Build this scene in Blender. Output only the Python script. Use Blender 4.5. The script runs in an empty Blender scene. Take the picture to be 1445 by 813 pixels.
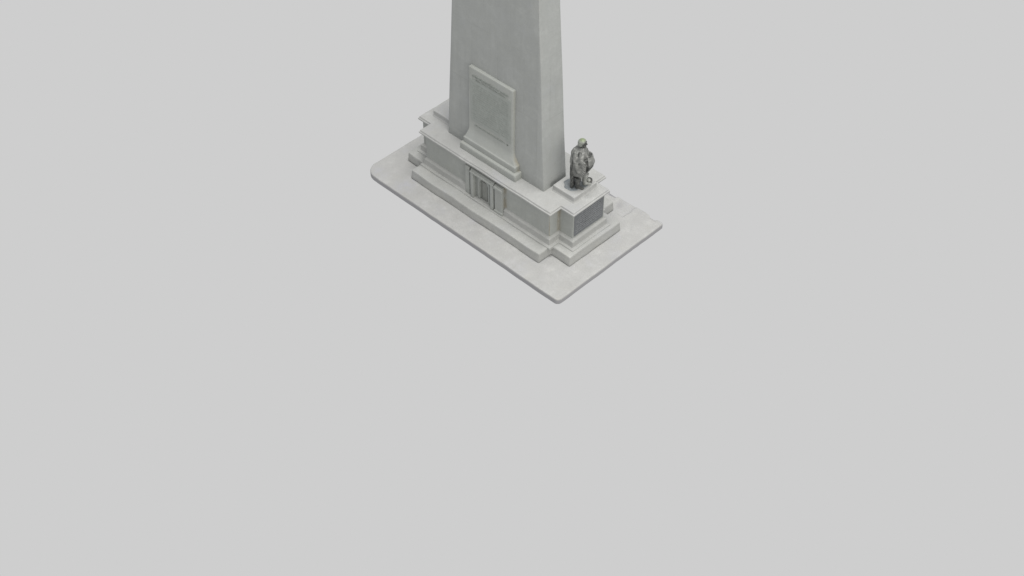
import bpy, bmesh, math, random
from mathutils import Vector, Matrix, noise
random.seed(7)
S = bpy.context.scene
C = S.collection

# ------------------------------------------------------------------ materials
def new_mat(name):
    m = bpy.data.materials.new(name); m.use_nodes = True
    n = m.node_tree.nodes; n.clear()
    out = n.new('ShaderNodeOutputMaterial'); b = n.new('ShaderNodeBsdfPrincipled')
    m.node_tree.links.new(b.outputs[0], out.inputs[0])
    return m, n, m.node_tree.links, b

def mixc(n, l, fac, a, b, mode='MIX'):
    x = n.new('ShaderNodeMix'); x.data_type = 'RGBA'; x.blend_type = mode
    for sock, v in ((x.inputs['Factor'], fac), (x.inputs['A'], a), (x.inputs['B'], b)):
        pass
    ins = {'f': x.inputs[0], 'a': x.inputs[6], 'b': x.inputs[7]}
    for k, v in (('f', fac), ('a', a), ('b', b)):
        if hasattr(v, 'is_linked') or hasattr(v, 'links'): l.new(v, ins[k])
        elif k == 'f': ins[k].default_value = v
        else: ins[k].default_value = (*v, 1)
    return x.outputs[2]

def ramp(n, l, src, p0, p1, v0=0., v1=1.):
    r = n.new('ShaderNodeMapRange'); r.inputs[1].default_value = p0; r.inputs[2].default_value = p1
    r.inputs[3].default_value = v0; r.inputs[4].default_value = v1; r.clamp = True
    l.new(src, r.inputs[0]); return r.outputs[0]

def nz(n, l, vec, scale, detail=4., rough=.55):
    t = n.new('ShaderNodeTexNoise'); t.inputs['Scale'].default_value = scale
    t.inputs['Detail'].default_value = detail; t.inputs['Roughness'].default_value = rough
    l.new(vec, t.inputs['Vector']); return t.outputs['Fac']

def mapped(n, l, vec, sc=(1, 1, 1), loc=(0, 0, 0)):
    m = n.new('ShaderNodeMapping'); m.inputs['Scale'].default_value = sc; m.inputs['Location'].default_value = loc
    l.new(vec, m.inputs['Vector']); return m.outputs[0]

def stone(name, base, cool=.5, warm=.35, streak=.0, joints=None, var=.16, bump=.25, rough=.78, edge=None, stains=()):
    m, n, l, b = new_mat(name)
    co = n.new('ShaderNodeTexCoord').outputs['Object']
    dark = tuple(c*(1-var) for c in base); light = tuple(min(1, c*(1+var*.7)) for c in base)
    n1 = nz(n, l, co, 1.3, 6, .6)
    col = mixc(n, l, ramp(n, l, n1, .36, .64), dark, light)
    n2 = nz(n, l, mapped(n, l, co, loc=(7, 3, 1)), .9, 3)
    col = mixc(n, l, ramp(n, l, n2, .5, .72, 0, cool), col, (base[0]*.91, base[1]*.92, base[2]*1.05))
    n3 = nz(n, l, mapped(n, l, co, loc=(1, 9, 4)), 2.1, 4)
    col = mixc(n, l, ramp(n, l, n3, .55, .75, 0, warm), col, (base[0]*1.02, base[1]*.97, base[2]*.86))
    nm = nz(n, l, mapped(n, l, co, loc=(2, 6, 8)), 4.2, 5, .65)
    col = mixc(n, l, ramp(n, l, nm, .36, .64), tuple(c*.87 for c in base), col) if var > .12 else col
    # fine speckle
    n4 = nz(n, l, co, 22, 3, .7)
    col = mixc(n, l, .5, col, mixc(n, l, ramp(n, l, n4, .3, .7), tuple(c*.9 for c in base), tuple(c*1.1 for c in base)), 'MIX')
    if streak:
        n5 = nz(n, l, mapped(n, l, co, sc=(3.2, 3.2, .22)), 1.3, 5, .65)
        col = mixc(n, l, ramp(n, l, n5, .45, .75, 0, streak), col, tuple(c*.72 for c in base))
        n6 = nz(n, l, mapped(n, l, co, sc=(4.5, 4.5, .3), loc=(5, 5, 0)), 1.3, 4, .6)
        col = mixc(n, l, ramp(n, l, n6, .52, .8, 0, streak*.8), col, tuple(min(1, c*1.18) for c in base))
    if joints:
        w, h = joints
        sp = n.new('ShaderNodeSeparateXYZ'); l.new(co, sp.inputs[0])
        ad = n.new('ShaderNodeMath'); ad.operation = 'ADD'; l.new(sp.outputs[0], ad.inputs[0]); l.new(sp.outputs[1], ad.inputs[1])
        cb = n.new('ShaderNodeCombineXYZ'); l.new(ad.outputs[0], cb.inputs[0]); l.new(sp.outputs[2], cb.inputs[1])
        wob = n.new('ShaderNodeMix'); wob.data_type = 'VECTOR'; wob.inputs[0].default_value = .02
        l.new(cb.outputs[0], wob.inputs[4])
        tn = n.new('ShaderNodeTexNoise'); tn.inputs['Scale'].default_value = 3; l.new(co, tn.inputs['Vector']); l.new(tn.outputs['Color'], wob.inputs[5])
        br = n.new('ShaderNodeTexBrick'); br.offset = .5; l.new(wob.outputs[1], br.inputs['Vector'])
        br.inputs['Scale'].default_value = 1; br.inputs['Mortar Size'].default_value = .018; br.inputs['Mortar Smooth'].default_value = 1
        br.inputs['Brick Width'].default_value = w; br.inputs['Row Height'].default_value = h
        br.inputs['Color1'].default_value = (1, 1, 1, 1); br.inputs['Color2'].default_value = (.94, .94, .94, 1); br.inputs['Mortar'].default_value = (.8, .8, .79, 1)
        nj = nz(n, l, co, 1.1, 3)
        col = mixc(n, l, ramp(n, l, nj, .38, .62, .1, .8), col, mixc(n, l, 1., col, br.outputs['Color'], 'MULTIPLY'))
    for (px, py, rad) in stains:   # brown water stains running down particular corners
        sv = n.new('ShaderNodeVectorMath'); sv.operation = 'DISTANCE'; l.new(mapped(n, l, co, sc=(1, 1, 0)), sv.inputs[0]); sv.inputs[1].default_value = (px, py, 0)
        f = ramp(n, l, sv.outputs['Value'], rad, rad*.35, 0, .75)
        mm = n.new('ShaderNodeMath'); mm.operation = 'MULTIPLY'; l.new(f, mm.inputs[0])
        l.new(ramp(n, l, nz(n, l, co, 2.5, 3), .32, .58, .15, 1), mm.inputs[1])
        col = mixc(n, l, mm.outputs[0], col, (.27, .245, .19))
    if edge:   # darker cut edge of the slab, below its top arris
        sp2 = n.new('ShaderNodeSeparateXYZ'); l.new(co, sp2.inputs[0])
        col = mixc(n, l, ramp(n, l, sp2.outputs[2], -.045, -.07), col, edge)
    l.new(col, b.inputs['Base Color'])
    b.inputs['Roughness'].default_value = rough
    b.inputs['Specular IOR Level'].default_value = .25
    bp = n.new('ShaderNodeBump'); bp.inputs['Strength'].default_value = bump; bp.inputs['Distance'].default_value = .03
    hn = nz(n, l, co, 9, 6, .6); l.new(hn, bp.inputs['Height']); l.new(bp.outputs[0], b.inputs['Normal'])
    return m

G = 1.0
def sc(c, k=1.): return tuple(x*k*G for x in c)
STONE = (.405, .410, .402)
M_top   = stone('pale_cornice_stone', sc(STONE, 1.0), cool=.9, warm=.4, var=.26)
M_wall  = stone('plinth_stone', sc((.352, .366, .350)), cool=.4, streak=.25, stains=((3.12, -.778, .13), (.97, -1.26, .10), (3.12, -1.257, .03)))
M_step  = stone('step_stone', sc((.388, .394, .382)), cool=.7, warm=.4, var=.22)
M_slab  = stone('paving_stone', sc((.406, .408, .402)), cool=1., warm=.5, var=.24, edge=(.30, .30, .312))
M_shaft = stone('shaft_stone', sc((.360, .373, .364)), cool=.35, warm=.25, streak=.18, joints=(1.21, 2.4), var=.125, bump=.2)
M_tab   = stone('tablet_stone', sc((.362, .376, .358)), cool=.3, warm=.3, streak=.1, var=.08, stains=((1.10, -.74, .20),))
M_insc  = stone('worn_inscribed_stone', sc((.316, .336, .318)), cool=.1, warm=.1, var=.10, bump=.5)
M_let   = stone('faint_lettering', sc((.278, .298, .280)), cool=.0, warm=.0, var=.05)
M_niche = stone('niche_shade_stone', sc((.26, .268, .252)), cool=.2, warm=.3, streak=.3)  # shade of the shallow recess put into the stone colour
M_slate = stone('slate_plaque', (.150, .158, .166), cool=.3, warm=.0, var=.12, rough=.6, bump=.05)
M_slet  = stone('slate_lettering', (.235, .244, .252), cool=.1, warm=.0, var=.2)

def bronze(name, a, b2, c, moss=False):
    m, n, l, b = new_mat(name)
    co = n.new('ShaderNodeTexCoord').outputs['Object']
    col = mixc(n, l, ramp(n, l, nz(n, l, co, 5, 6, .65), .35, .65), a, b2)
    col = mixc(n, l, ramp(n, l, nz(n, l, mapped(n, l, co, loc=(4, 4, 4)), 8, 4), .55, .7, 0, .8), col, c)
    if moss:
        sp = n.new('ShaderNodeSeparateXYZ'); l.new(co, sp.inputs[0])
        f = ramp(n, l, sp.outputs[2], 2.02, 2.10)
        col = mixc(n, l, f, col, (.20, .25, .13))
    l.new(col, b.inputs['Base Color']); b.inputs['Metallic'].default_value = .15; b.inputs['Roughness'].default_value = .55
    bp = n.new('ShaderNodeBump'); bp.inputs['Strength'].default_value = .5; bp.inputs['Distance'].default_value = .02
    l.new(nz(n, l, co, 14, 5), bp.inputs['Height']); l.new(bp.outputs[0], b.inputs['Normal'])
    return m
M_body  = bronze('weathered_statue', (.035, .037, .036), (.10, .103, .098), (.21, .215, .205))
M_cloak = bronze('weathered_cloak', (.10, .104, .10), (.245, .25, .238), (.36, .365, .35))
M_hair  = bronze('mossy_hair', (.20, .21, .19), (.33, .35, .32), (.38, .40, .36), moss=True)
M_pale  = bronze('pale_boot', (.26, .27, .25), (.40, .41, .39), (.48, .49, .47))
M_shadow = bronze('statue_shadow', (.15, .17, .185), (.22, .24, .25), (.30, .31, .31))  # blue-grey of the shadow beside the statue's feet, put into colour

# ------------------------------------------------------------------ mesh helpers
def link(name, me, mat, parent=None):
    o = bpy.data.objects.new(name, me); C.objects.link(o)
    if mat: me.materials.append(mat)
    if parent: o.parent = parent
    return o

def wobble(me, amp, scale=1.1, seed=0, zmin=None):
    off = Vector((seed*3.1, seed*1.7, seed*5.3))
    for v in me.vertices:
        p = v.co*scale+off
        d = noise.noise_vector(p)*amp + noise.noise_vector(p*3.7)*amp*.35
        if zmin is not None and v.co.z < zmin: d.z = 0
        v.co += d

def finish(name, bm, mat, parent=None, voxel=.03, smooth=3, amp=.012, seed=0, scale=1.1):
    """link as one mesh; voxel remesh + smoothing gives worn soft arrises, baked into the mesh"""
    me = bpy.data.meshes.new(name); bmesh.ops.recalc_face_normals(bm, faces=bm.faces); bm.to_mesh(me); bm.free()
    tmp = bpy.data.objects.new('tmp', me); C.objects.link(tmp)
    if voxel:
        r = tmp.modifiers.new('r', 'REMESH'); r.mode = 'VOXEL'; r.voxel_size = voxel; r.use_smooth_shade = True
        if smooth:
            s = tmp.modifiers.new('s', 'SMOOTH'); s.factor = .5; s.iterations = smooth
    dg = bpy.context.evaluated_depsgraph_get(); dg.update()
    new = bpy.data.meshes.new_from_object(tmp.evaluated_get(dg))
    bpy.data.objects.remove(tmp)
    if amp: wobble(new, amp, scale, seed)
    new.polygons.foreach_set('use_smooth', [True]*len(new.polygons))
    new.name = name
    return link(name, new, mat, parent)

def crisp(name, bm, mat, parent=None, bevel=.014, amp=.01, seed=0, scale=1.1, step=.22, cuts=None):
    """link as one mesh with narrow worn arrises: cut into short runs, bevel, then disturb slightly"""
    bmesh.ops.recalc_face_normals(bm, faces=bm.faces)
    me = bpy.data.meshes.new(name); bm.to_mesh(me); bm.free()
    tmp = bpy.data.objects.new('tmp', me); C.objects.link(tmp); extra = []
    for c in (cuts or []):
        bmesh.ops.recalc_face_normals(c, faces=c.faces)
        cm = bpy.data.meshes.new('cut'); c.to_mesh(cm); c.free()
        co2 = bpy.data.objects.new('cut', cm); C.objects.link(co2); extra.append(co2)
        md = tmp.modifiers.new('b', 'BOOLEAN'); md.operation = 'DIFFERENCE'; md.object = co2; md.solver = 'EXACT'
    bv = tmp.modifiers.new('bv', 'BEVEL'); bv.width = bevel; bv.segments = 2; bv.limit_method = 'ANGLE'; bv.angle_limit = math.radians(22)
    dg = bpy.context.evaluated_depsgraph_get(); dg.update()
    new = bpy.data.meshes.new_from_object(tmp.evaluated_get(dg))
    for o in [tmp]+extra: bpy.data.objects.remove(o)
    b = bmesh.new(); b.from_mesh(new)
    for ax in range(3):
        lo = min(v.co[ax] for v in b.verts); hi = max(v.co[ax] for v in b.verts)
        k = lo+step
        while k < hi-.01:
            no = [0, 0, 0]; no[ax] = 1; p = [0, 0, 0]; p[ax] = k
            bmesh.ops.bisect_plane(b, geom=b.verts[:]+b.edges[:]+b.faces[:], dist=1e-5, plane_co=p, plane_no=no)
            k += step
    b.to_mesh(new); b.free()
    if amp: wobble(new, amp, scale, seed)
    new.polygons.foreach_set('use_smooth', [True]*len(new.polygons)); new.set_sharp_from_angle(angle=math.radians(32))
    new.name = name
    return link(name, new, mat, parent)

def loft(bm, rings, cap=True):
    vs = [[bm.verts.new(p) for p in r] for r in rings]
    n = len(vs[0])
    for a, b in zip(vs, vs[1:]):
        for i in range(n):
            bm.faces.new((a[i], a[(i+1) % n], b[(i+1) % n], b[i]))
    if cap:
        bm.faces.new(vs[0][::-1]); bm.faces.new(vs[-1])
    return vs

def cross(mx0, mx1, my0, my1, px0, px1, py0, py1, z, d=0):
    mx0 -= d; px0 -= d; my0 -= d; py0 -= d; mx1 += d; px1 += d; my1 += d; py1 += d
    return [(px0, py0, z), (mx0, py0, z), (mx0, my0, z), (mx1, my0, z), (mx1, py0, z), (px1, py0, z),
            (px1, py1, z), (mx1, py1, z), (mx1, my1, z), (mx0, my1, z), (mx0, py1, z), (px0, py1, z)]

def rect(x0, x1, y0, y1, z):
    return [(x0, y0, z), (x1, y0, z), (x1, y1, z), (x0, y1, z)]

def box(bm, x0, x1, y0, y1, z0, z1):
    loft(bm, [rect(x0, x1, y0, y1, z0), rect(x0, x1, y0, y1, z1)])

def capsule(bm, a, ra, b, rb, n=14, fl=1.0):
    a = Vector(a); b = Vector(b); d = (b-a).normalized()
    t = Vector((0, 0, 1)) if abs(d.z) < .9 else Vector((1, 0, 0))
    u = d.cross(t).normalized(); w = d.cross(u)
    rings = []
    for k in range(1, 5):
        th = math.pi/2*k/4
        rings.append((a-d*ra*math.cos(th), ra*math.sin(th)))
    for k in range(4, 0, -1):
        th = math.pi/2*k/4
        rings.append((b+d*rb*math.cos(th), rb*math.sin(th)))
    loft(bm, [[c+u*r*math.cos(2*math.pi*i/n)+w*r*fl*math.sin(2*math.pi*i/n) for i in range(n)] for c, r in rings])

def ellipsoid(bm, c, r, n=16):
    bmesh.ops.create_uvsphere(bm, u_segments=n, v_segments=n//2+2, radius=1, matrix=Matrix.Translation(c) @ Matrix.Diagonal((*r, 1)))

def tag(o, label=None, cat=None, group=None, kind=None):
    if label: o['label'] = label
    if cat: o['category'] = cat
    if group: o['group'] = group
    if kind: o['kind'] = kind

def empty(name, loc, rz=0):
    o = bpy.data.objects.new(name, None); C.objects.link(o); o.location = loc; o.rotation_euler = (0, 0, rz); o.empty_display_size = .2
    return o

# ------------------------------------------------------------------ pavement slab (z = 0 is its top)
SX, SY, TS = 5.0, 2.78, .245
def slab_outline(z, d=0):
    pts = []
    def arc(cx, cy, r, a0, a1, n):
        for i in range(n+1):
            a = math.radians(a0+(a1-a0)*i/n); pts.append((cx+(r-d)*math.cos(a), cy+(r-d)*math.sin(a), z))
    arc(-SX+.54, -SY+.54, .54, 180, 270, 8)
    arc(SX-.16, -SY+.16, .16, 270, 360, 5)
    arc(SX-.05, SY-.05, .05, 0, 90, 3)
    arc(-SX+.3, SY-.3, .3, 90, 180, 5)
    return pts
bm = bmesh.new(); loft(bm, [slab_outline(-TS), slab_outline(0)])
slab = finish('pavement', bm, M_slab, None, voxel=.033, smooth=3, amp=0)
def sstep(a, b, x):
    t = max(0, min(1, (x-a)/(b-a))); return t*t*(3-2*t)
for v in slab.data.vertices:
    x, y, z = v.co
    p = Vector((x, y, 0))
    e = noise.noise_vector(p*1.3)*.014+noise.noise_vector(p*5)*.005
    v.co.x += e.x; v.co.y += e.y
    if z > -.14:
        v.co.z += noise.noise(p*.8)*.014+noise.noise(p*4)*.005
        # sunken worn strip along the rear edge beside the right-hand steps
        yl = 2.02+.12*noise.noise(Vector((x*1.5, 3, 0)))
        f = sstep(3.76, 3.70, x+.03*noise.noise(Vector((y*4, 9, 0))))*sstep(yl, yl+.10, y)*sstep(1.2, 1.5, x)
        v.co.z -= .055*f*(.75+.5*noise.noise(p*2.2))
        if y > 2.62:   # chipped rear arris
            c = sstep(.05, .35, noise.noise(Vector((x*2.1+4, 0, 7))))
            v.co.z -= .05*c*sstep(2.60, 2.74, y)
            v.co.y -= .05*c*sstep(2.66, 2.78, y)
tag(slab, 'pale grey stone paving slab with one rounded corner beneath the stepped monument', 'pavement', kind='structure')

# ------------------------------------------------------------------ monument
mon = empty('monument', (0, 0, 0))
tag(mon, 'grey stone obelisk monument on a stepped plinth with an inscribed tablet on its long side', 'monument')

H0, H1 = .40, 2.052
bm = bmesh.new()
st = (-3.36, 3.215, -1.875, 2.07, -4.205, 4.118, -1.255, 1.405)
loft(bm, [cross(*st, z, d) for z, d in ((.005, .03), (.12, .018), (.33, .0), (H0, 0))])
crisp('step', bm, M_step, mon, bevel=.05, amp=.024, seed=1, scale=1.0)

# low tread and moulded foot of the plinth
pl = (-3.13, 3.12, -1.257, 1.30, -3.80, 3.79, -.778, .83)
bm = bmesh.new()
loft(bm, [cross(*pl, z, d) for z, d in ((.36, .20), (.455, .19), (.465, .11), (.475, .095), (.70, .085), (.715, .085), (.77, .02), (.79, .02), (.80, -.03), (.80, -.3))])
cb = bmesh.new(); box(cb, -.975, .945, -1.60, -1.25, .475, 1.2)
cb2 = bmesh.new(); box(cb2, -.31, .14, -1.55, -1.0, .478, 1.25)
crisp('base_moulding', bm, M_step, mon, bevel=.008, amp=.010, seed=2, cuts=[cb, cb2])

bm = bmesh.new()
loft(bm, [cross(*pl, z, 0) for z in (.46, 1.86)])
cb = bmesh.new(); box(cb, -.47, .30, -1.50, -1.16, .44, 1.56)
cb2 = bmesh.new(); box(cb2, -.30, .13, -1.50, -1.02, .45, 1.50)
crisp('plinth_wall', bm, M_wall, mon, bevel=.012, amp=.010, seed=3, cuts=[cb, cb2])

co = (-3.307, 3.276, -1.41, 1.447, -3.92, 3.872, -.865, .982)
bm = bmesh.new()
prof = ((1.74, -.14), (1.80, -.125), (1.86, -.08), (1.895, -.02), (1.91, .012), (1.955, .015), (1.972, .008), (1.978, -.020), (2.035, -.024), (H1, -.038))
loft(bm, [cross(*co, z, d) for z, d in prof])
crisp('cornice', bm, M_top, mon, bevel=.007, amp=.012, seed=4)

# shaft
def shaft_ring(z):
    k = z-H1
    hx = 2.40-.0588*k; hy = .575-.0118*k
    cx, cy = -.06, -.175
    return rect(cx-hx, cx+hx, cy-hy, cy+hy, z)
HT = 23.0
bm = bmesh.new()
top = shaft_ring(HT); cxm = -.06; cym = -.175
tip = [(cxm+(p[0]-cxm)*.12, cym+(p[1]-cym)*.12, HT+1.1) for p in top]
loft(bm, [shaft_ring(H1-.05), top, tip])
crisp('shaft', bm, M_shaft, mon, bevel=.035, amp=.012, seed=5, scale=.4, step=.4)

# tablet: stacked blocks, concave flare, upright slab
def tab_ring(x0, x1, yf, z, yb=-.66): return rect(x0, x1, yf, yb, z)
tb = empty
bm = bmesh.new()
loft(bm, [tab_ring(-1.50, 1.27, -1.08, 2.03), tab_ring(-1.50, 1.27, -1.08, 2.31), tab_ring(-1.47, 1.25, -1.05, 2.345)])
crisp('tablet_base', bm, M_tab, mon, bevel=.018, amp=.010, seed=6)
bm = bmesh.new()
loft(bm, [tab_ring(-1.40, 1.16, -.985, 2.33), tab_ring(-1.41, 1.17, -.99, 2.575), tab_ring(-1.37, 1.13, -.955, 2.60),
          tab_ring(-1.33, 1.06, -.925, 2.70), tab_ring(-1.28, .99, -.89, 2.82), tab_ring(-1.25, .955, -.862, 2.93),
          tab_ring(-1.235, .935, -.85, 3.02), tab_ring(-1.205, .93, -.845, 4.4), tab_ring(-1.19, .935, -.835, 5.635), tab_ring(-1.185, .93, -.828, 5.67)])
tab = crisp('tablet', bm, M_tab, mon, bevel=.012, amp=.005, seed=7)

def plate(name, x0, x1, yf0, yf1, z0, z1, mat, parent, th=.02):
    """thin plate on the tablet face; yf0 at the bottom, yf1 at the top"""
    b = bmesh.new(); nx, nzz = 24, 30
    loft(b, [rect(x0, x1, yf0, yf0+th, z0), rect(x0, x1, yf1, yf1+th, z1)])
    bmesh.ops.subdivide_edges(b, edges=b.edges, cuts=6, use_grid_fill=True)
    me = bpy.data.meshes.new(name); bmesh.ops.recalc_face_normals(b, faces=b.faces); b.to_mesh(me); b.free()
    return link(name, me, mat, parent)
insc = plate('inscription_panel', -1.12, .84, -.862, -.853, 3.42, 5.22, M_insc, tab)

def strokes(b, u0, u1, w0, w1, put, dens=.8, gap=.035, wide=1.):
    """one row of small illegible letter strokes; put(u, w) -> corner in space, two depths"""
    u = u0
    while u < u1:
        w = random.uniform(.012, .03)*wide
        if random.random() < dens:
            h = random.uniform(.75, 1.)
            put(b, u, min(u+w, u1), w0, w0+(w1-w0)*h)
            if random.random() < .5: put(b, u, min(u+w*2.2, u1), w0+(w1-w0)*random.choice((0, .45, .8)), w0+(w1-w0)*1.)
        u += w+random.uniform(.012, gap)
def on_tab(b, u0, u1, w0, w1):
    j = random.uniform(0, .003)
    y = lambda z: -.862+(z-3.42)/(5.22-3.42)*.009
    box(b, u0, u1, y(w0)-.003-j, y(w0)+.02+j, w0, w1)
b = bmesh.new()
strokes(b, -1.0, .70, 5.32, 5.41, on_tab, .9); strokes(b, -.85, .55, 5.21, 5.27, on_tab, .85)
z = 5.08
while z > 3.52:
    a = random.uniform(0, .08)
    strokes(b, -1.05+a, .77-a, z-.045, z, on_tab, .85); z -= .093
strokes(b, -1.0, .70, 3.24, 3.30, on_tab, .9)
me = bpy.data.meshes.new('lettering'); b.to_mesh(me); b.free()
link('lettering', me, M_let, tab)

# portal on the long side of the plinth
YW = -1.257
b = bmesh.new()
def arch_wall(b, x0, x1, z0, z1, nx0, nx1, spring, yf, yb, n=10):
    """flat slab with an arched opening, extruded in depth"""
    r = (nx1-nx0)/2; cx = (nx0+nx1)/2
    inner = [(nx0, z0), (nx0, spring)]+[(cx-r*math.cos(math.pi*i/n), spring+r*math.sin(math.pi*i/n)) for i in range(1, n)]+[(nx1, spring), (nx1, z0)]
    outer = [(x0, z0), (x0, spring)]+[(x0+(x1-x0)*i/n, z1) for i in range(1, n)]+[(x1, spring), (x1, z0)]
    outer[2] = (x0, z1); outer[-3] = (x1, z1)
    rows = []
    for (ax, az), (bx, bz) in zip(inner, outer):
        rows.append([b.verts.new((ax, yf, az)), b.verts.new((bx, yf, bz)), b.verts.new((bx, yb, bz)), b.verts.new((ax, yb, az))])
    for p, q in zip(rows, rows[1:]):
        for k in range(4):
            b.faces.new((p[k], q[k], q[(k+1) % 4], p[(k+1) % 4]))
    b.faces.new(rows[0]); b.faces.new(rows[-1][::-1])
arch_wall(b, -.53, .36, .462, 1.62, -.29, .12, 1.24, YW-.012, YW+.13)
portal = crisp('portal', b, M_wall, mon, bevel=.012, amp=.004, seed=8)
def small(name, boxes, mat=M_wall, parent=portal, seed=0, bevel=.014, amp=.006):
    b = bmesh.new()
    for q in boxes: box(b, *q)
    if len(boxes) > 1:
        return finish(name, b, mat, parent, voxel=.013, smooth=1, amp=amp, seed=seed)
    return crisp(name, b, mat, parent, bevel=bevel, amp=amp, seed=seed)
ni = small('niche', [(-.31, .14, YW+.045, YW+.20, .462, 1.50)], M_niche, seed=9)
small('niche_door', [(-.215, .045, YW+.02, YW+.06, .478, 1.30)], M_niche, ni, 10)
b = bmesh.new(); arch_wall(b, -.375, .205, .462, 1.50, -.30, .13, 1.24, YW-.045, YW+.0)
crisp('arch_surround', b, M_wall, portal, bevel=.012, amp=.004, seed=12)
small('pilaster', [(-.965, -.745, YW-.11, YW+.02, .462, 1.745)], seed=11)
small('pilaster', [(-.655, -.515, YW-.165, YW+.02, .462, 1.60)], seed=12)
small('pilaster', [(.34, .485, YW-.165, YW+.02, .462, 1.60)], seed=13)
small('side_pier', [(.545, .93, YW-.13, YW+.02, .462, 1.72), (.53, .955, YW-.18, YW+.02, 1.54, 1.66), (.53, .95, YW-.16, YW+.02, .462, .56)], seed=15)
small('lintel', [(-.675, .505, YW-.175, YW+.02, 1.59, 1.665), (-.66, .50, YW-.12, YW+.02, 1.66, 1.74)], seed=16)

# low blocks that carry the end statues
def pedestal(cx0, cx1, seed):
    b = bmesh.new()
    loft(b, [rect(cx0-.03, cx1+.03, -.49, .76, 2.03), rect(cx0-.03, cx1+.03, -.49, .76, 2.06), rect(cx0, cx1, -.455, .725, 2.11), rect(cx0, cx1, -.455, .725, 2.275), rect(cx0+.015, cx1-.015, -.44, .71, 2.30)])
    return crisp('pedestal_block', b, M_top, mon, bevel=.014, amp=.012, seed=seed)
p1 = pedestal(2.50, 3.50, 20); p2 = pedestal(-3.56, -2.5, 21)
p1['label'] = 'low block under the standing statue'; p2['label'] = 'bare low block on the far end of the plinth'

# slate plaque on the end face
XP = 3.79
b = bmesh.new(); box(b, XP-.01, XP+.018, -.735, .775, .865, 1.845)
plaque = finish('plaque', b, M_slate, mon, voxel=.014, smooth=0, amp=.004, seed=22)
plaque['label'] = 'dark slate plaque with rows of lettering'
def on_plq(b, u0, u1, w0, w1):
    j = random.uniform(0, .003); box(b, XP+.010-j, XP+.023+j, u0, u1, w0, w1)
b = bmesh.new(); z = 1.77
rows = 0
while z > .95:
    a = random.choice((0, 0, .03, .12)) if rows > 0 else .25
    strokes(b, -.65+a, .69-a*random.uniform(.3, 1.6), z-.034, z, on_plq, .97, .016, 3.5); z -= .094; rows += 1
me = bpy.data.meshes.new('lettering'); b.to_mesh(me); b.free()
link('lettering', me, M_slet, plaque)

# ------------------------------------------------------------------ statue (front = +X, up = +Z, right side = -Y)
sta = empty('statue', (3.23, .15, 2.295), math.radians(32))
tag(sta, 'weathered grey statue of a standing cloaked figure on the near end of the plinth', 'statue')

def ringloft(b, rows, n=40, fold=0., kf=9, sl=0., ph=0.):
    R = []
    for z, cx, cy, rx, ry in rows:
        r = []
        for i in range(n):
            a = 2*math.pi*i/n
            f = 1+fold*(math.sin(kf*a+sl*z+ph)+.5*math.sin((kf*2-3)*a-sl*.7*z))
            r.append((cx+rx*f*math.cos(a), cy+ry*f*math.sin(a), z))
        R.append(r)
    loft(b, R)

b = bmesh.new()
# legs, hips, torso, neck, head, right arm, left arm: one continuous surface
capsule(b, (-.02, -.10, 1.02), .115, (-.03, -.12, .56), .085); capsule(b, (-.03, -.12, .56), .083, (-.07, -.13, .10), .052)
capsule(b, (.0, .10, 1.02), .115, (.12, .12, .57), .085); capsule(b, (.12, .12, .57), .083, (.12, .13, .10), .052)
capsule(b, (-.09, -.13, .045), .045, (.11, -.16, .04), .04); capsule(b, (.10, .13, .045), .045, (.30, .16, .04), .04)
ellipsoid(b, (0, 0, 1.05), (.15, .19, .17)); ellipsoid(b, (0, 0, 1.40), (.15, .20, .30))
capsule(b, (0, 0, 1.60), .09, (.03, 0, 1.80), .065)
ellipsoid(b, (.045, 0, 1.915), (.115, .098, .145))          # skull
capsule(b, (.075, 0, 1.83), .07, (.115, 0, 1.80), .04)       # jaw / chin
capsule(b, (.15, 0, 1.935), .016, (.175, 0, 1.885), .022)    # nose
capsule(b, (.145, -.05, 1.965), .018, (.145, .05, 1.965), .018)   # brow
capsule(b, (.145, -.028, 1.842), .012, (.145, .028, 1.842), .012)  # lips
for s in (-1, 1):
    ellipsoid(b, (.04, s*.10, 1.905), (.028, .016, .04))     # ears
    ellipsoid(b, (.137, s*.042, 1.93), (.018, .022, .013))   # eyes
# right arm: shoulder, elbow, raised forearm to the chest
capsule(b, (-.02, -.22, 1.60), .085, (-.02, -.29, 1.24), .065); capsule(b, (-.02, -.29, 1.24), .062, (.26, -.16, 1.36), .042)
# left arm raised in front
capsule(b, (0, .22, 1.60), .085, (.14, .27, 1.25), .065); capsule(b, (.14, .27, 1.25), .06, (.31, .10, 1.40), .042)
def hand(b, w, d, side):
    """palm and five curled fingers; w wrist, d direction"""
    w = Vector(w); d = Vector(d).normalized(); s = d.cross(Vector((0, 0, 1))).normalized()*side; u = s.cross(d)*side
    capsule(b, w, .036, w+d*.075, .04, fl=.7)
    for k, L in enumerate((.07, .08, .075, .058)):
        o = w+d*.10+s*(k-1.5)*.024
        m_ = o+d*L*.55-u*.01; e = m_+d*L*.25-u*L*.5
        capsule(b, o-d*.02, .0125, m_, .012, n=8); capsule(b, m_, .012, e, .010, n=8)
    t = w+d*.03-s*.045
    capsule(b, t, .015, t+d*.05-s*.02+u*.01, .013, n=8); capsule(b, t+d*.05-s*.02+u*.01, .013, t+d*.085-s*.005+u*.01, .011, n=8)
hand(b, (.26, -.16, 1.40), (.25, .35, .9), 1)
hand(b, (.31, .08, 1.42), (.1, -.45, .9), -1)
body = finish('body', b, M_body, sta, voxel=.011, smooth=2, amp=.003, seed=30, scale=6)

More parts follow.
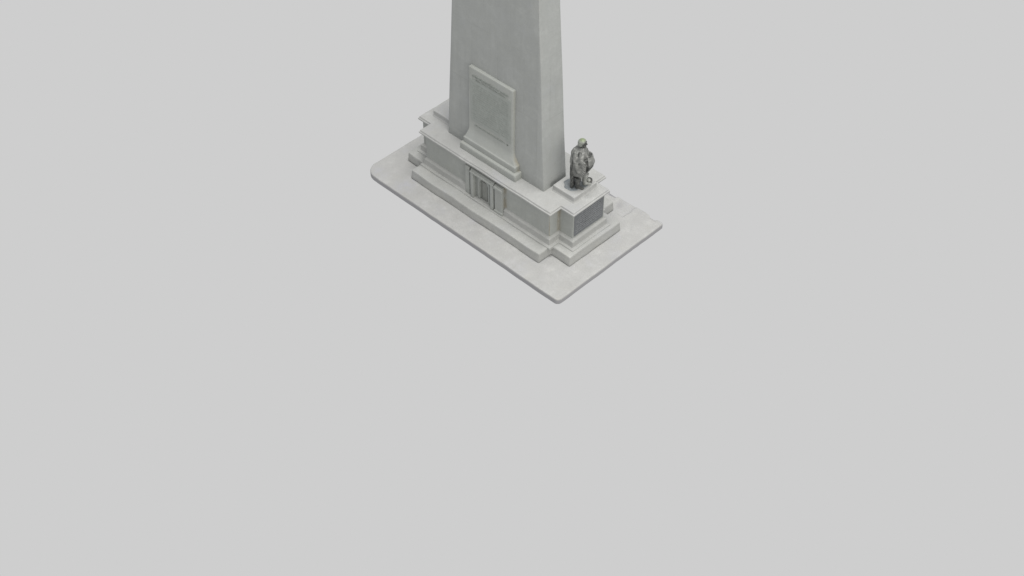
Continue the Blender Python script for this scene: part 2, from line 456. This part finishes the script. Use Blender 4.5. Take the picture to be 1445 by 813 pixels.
b = bmesh.new()
ringloft(b, [(1.745, .01, 0, .085, .095), (1.70, -.01, 0, .13, .16), (1.64, -.04, 0, .225, .285), (1.50, -.05, 0, .28, .335), (1.32, -.06, 0, .305, .355),
             (1.12, -.06, 0, .315, .36), (.98, -.05, 0, .30, .34), (.82, -.04, 0, .28, .31), (.70, -.03, 0, .26, .29), (.60, -.02, 0, .25, .28)], fold=.085, kf=7, sl=7)
# folds crossing the chest and back diagonally
for k in range(7):
    z0 = 1.62-.10*k
    capsule(b, (-.20, -.20-.01*k, z0), .045, (.17, -.30, z0-.34), .03, n=8)
for k in range(5):
    capsule(b, (.19-.02*k, -.10+.05*k, 1.60), .024, (.21, .02+.05*k, 1.15), .024, n=8)
# cloth gathered over the raised arms and falling from them
ringloft(b, [(1.50, .24, 0, .06, .15), (1.43, .26, 0, .09, .19), (1.34, .29, 0, .12, .23), (1.18, .31, 0, .15, .25), (1.08, .305, 0, .15, .235), (1.04, .28, 0, .12, .20)], fold=.09, kf=7, sl=5, n=32)
cl = finish('cloak', b, M_cloak, sta, voxel=.014, smooth=2, amp=.016, seed=31, scale=5)
b = bmesh.new()
ringloft(b, [(1.5, -.17, 0, .11, .24), (1.2, -.24, 0, .105, .26), (.9, -.28, -.01, .09, .25), (.6, -.285, -.02, .08, .23), (.3, -.275, -.02, .07, .20), (.03, -.27, -.02, .075, .19)], fold=.10, kf=8, sl=3, n=40)
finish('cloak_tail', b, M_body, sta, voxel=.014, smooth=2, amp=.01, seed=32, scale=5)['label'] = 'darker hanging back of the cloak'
b = bmesh.new()
ringloft(b, [(1.12, .29, 0, .12, .21), (1.02, .295, 0, .142, .225), (.90, .24, 0, .125, .19), (.74, .18, 0, .09, .14), (.62, .13, 0, .055, .09)], fold=.09, kf=7, sl=5, n=32)
finish('cloak_fold', b, M_body, sta, voxel=.014, smooth=2, amp=.01, seed=38, scale=5)['label'] = 'cloth falling below the raised arm, underside shade painted dark'  # lower drape in the dark body tone, imitating shade on its underside
b = bmesh.new(); ellipsoid(b, (.095, 0, 1.80), (.06, .065, .07)); capsule(b, (.06, -.07, 1.88), .028, (.10, -.04, 1.80), .04); capsule(b, (.06, .07, 1.88), .028, (.10, .04, 1.80), .04)
finish('beard', b, M_body, sta, voxel=.011, smooth=1, amp=.008, seed=39, scale=12)
# hair
b = bmesh.new()
ringloft(b, [(1.82, -.035, 0, .085, .105), (1.86, -.03, 0, .11, .125), (1.93, -.02, 0, .125, .135), (2.00, .0, 0, .135, .13), (2.05, .02, 0, .11, .105), (2.085, .02, 0, .06, .06)], fold=.03, kf=13, sl=12, n=48)
finish('hair', b, M_hair, sta, voxel=.012, smooth=2, amp=.008, seed=33, scale=9)
# boots
for (x, y, m_, lab) in ((-.08, -.13, M_body, None), (.12, .13, M_pale, 'pale worn boot')):
    b = bmesh.new()
    ringloft(b, [(.50, x+.04*(x > 0), y, .115, .11), (.40, x+.02, y, .105, .10), (.22, x, y, .08, .08), (.10, x+.01, y, .078, .072), (.02, x+.02, y, .085, .075)], fold=.04, kf=6, sl=20, n=28)
    capsule(b, (x, y, .06), .062, (x+.19, y-.02+.04*(x > 0), .045), .05)
    o = finish('boot', b, m_, sta, voxel=.012, smooth=2, amp=.006, seed=34, scale=7)
    if lab: o['label'] = lab
# round object at the foot
b = bmesh.new()
N = 24
rings = []
for i in range(N+1):
    pass
for i in range(N):
    a = 2*math.pi*i/N; a2 = 2*math.pi*(i+1)/N
    capsule(b, (.10*math.cos(a), .10*math.sin(a), .06), .035, (.10*math.cos(a2), .10*math.sin(a2), .06), .035, n=8)
helm = finish('wreath', b, M_body, sta, voxel=.012, smooth=1, amp=.006, seed=35, scale=6)
helm.location = (.26, .32, .01); helm.rotation_euler = (math.radians(24), math.radians(-14), 0)
b = bmesh.new(); ellipsoid(b, (0, 0, .06), (.085, .085, .085))
finish('wreath_centre', b, M_pale, helm, voxel=.014, smooth=1, amp=.005, seed=36, scale=6)
# shadow of the statue on its block, built as a thin dark plate
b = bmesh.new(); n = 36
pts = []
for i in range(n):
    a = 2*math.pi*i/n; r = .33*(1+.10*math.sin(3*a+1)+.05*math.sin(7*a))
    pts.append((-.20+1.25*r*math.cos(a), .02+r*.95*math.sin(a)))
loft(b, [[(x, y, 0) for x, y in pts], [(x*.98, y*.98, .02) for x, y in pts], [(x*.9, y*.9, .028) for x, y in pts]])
finish('shadow_plate', b, M_shadow, sta, voxel=.014, smooth=1, amp=.004, seed=37, scale=4)

# ------------------------------------------------------------------ camera (50 mm lens, 36 mm sensor)
cam = bpy.data.cameras.new('camera'); co_ = bpy.data.objects.new('camera', cam); C.objects.link(co_)
PT, YW_ = math.radians(44.5109), math.radians(44.4512)
d = Vector((-math.sin(YW_)*math.cos(PT), math.cos(YW_)*math.cos(PT), -math.sin(PT)))
r = Vector((math.cos(YW_), math.sin(YW_), 0)); u = r.cross(d)
co_.matrix_world = Matrix(((r.x, u.x, -d.x, 27.907), (r.y, u.y, -d.y, -28.379), (r.z, u.z, -d.z, 34.359), (0, 0, 0, 1)))
cam.lens = 50; cam.sensor_width = 36; cam.sensor_fit = 'HORIZONTAL'; cam.clip_start = .5; cam.clip_end = 500
S.camera = co_

# ------------------------------------------------------------------ light: plain grey studio surround and two large softboxes
w = bpy.data.worlds.new('World'); S.world = w; w.use_nodes = True
bg = w.node_tree.nodes['Background']; bg.inputs[0].default_value = (.6172, .6172, .6172, 1); bg.inputs[1].default_value = 1.
def softbox(name, loc, target, size, power, col):
    L = bpy.data.lights.new(name, 'AREA'); L.shape = 'DISK'; L.size = size; L.energy = power; L.color = col
    o = bpy.data.objects.new(name, L); C.objects.link(o); o.location = loc
    o.rotation_euler = (Vector(target)-Vector(loc)).to_track_quat('-Z', 'Y').to_euler()
KEY = 27500; SIDE = 7600
softbox('softbox_overhead', (8, -2, 60), (0, 0, 0), 24, KEY, (1, .985, .96))
softbox('softbox_side', (41, -13, 20), (0, 0, 2), 34, SIDE, (1, .96, .89))

S.render.engine = 'CYCLES'
S.cycles.max_bounces = 6
S.view_settings.view_transform = 'Standard'; S.view_settings.look = 'None'
S.view_settings.exposure = 0; S.view_settings.gamma = 1; S.view_settings.use_curve_mapping = False
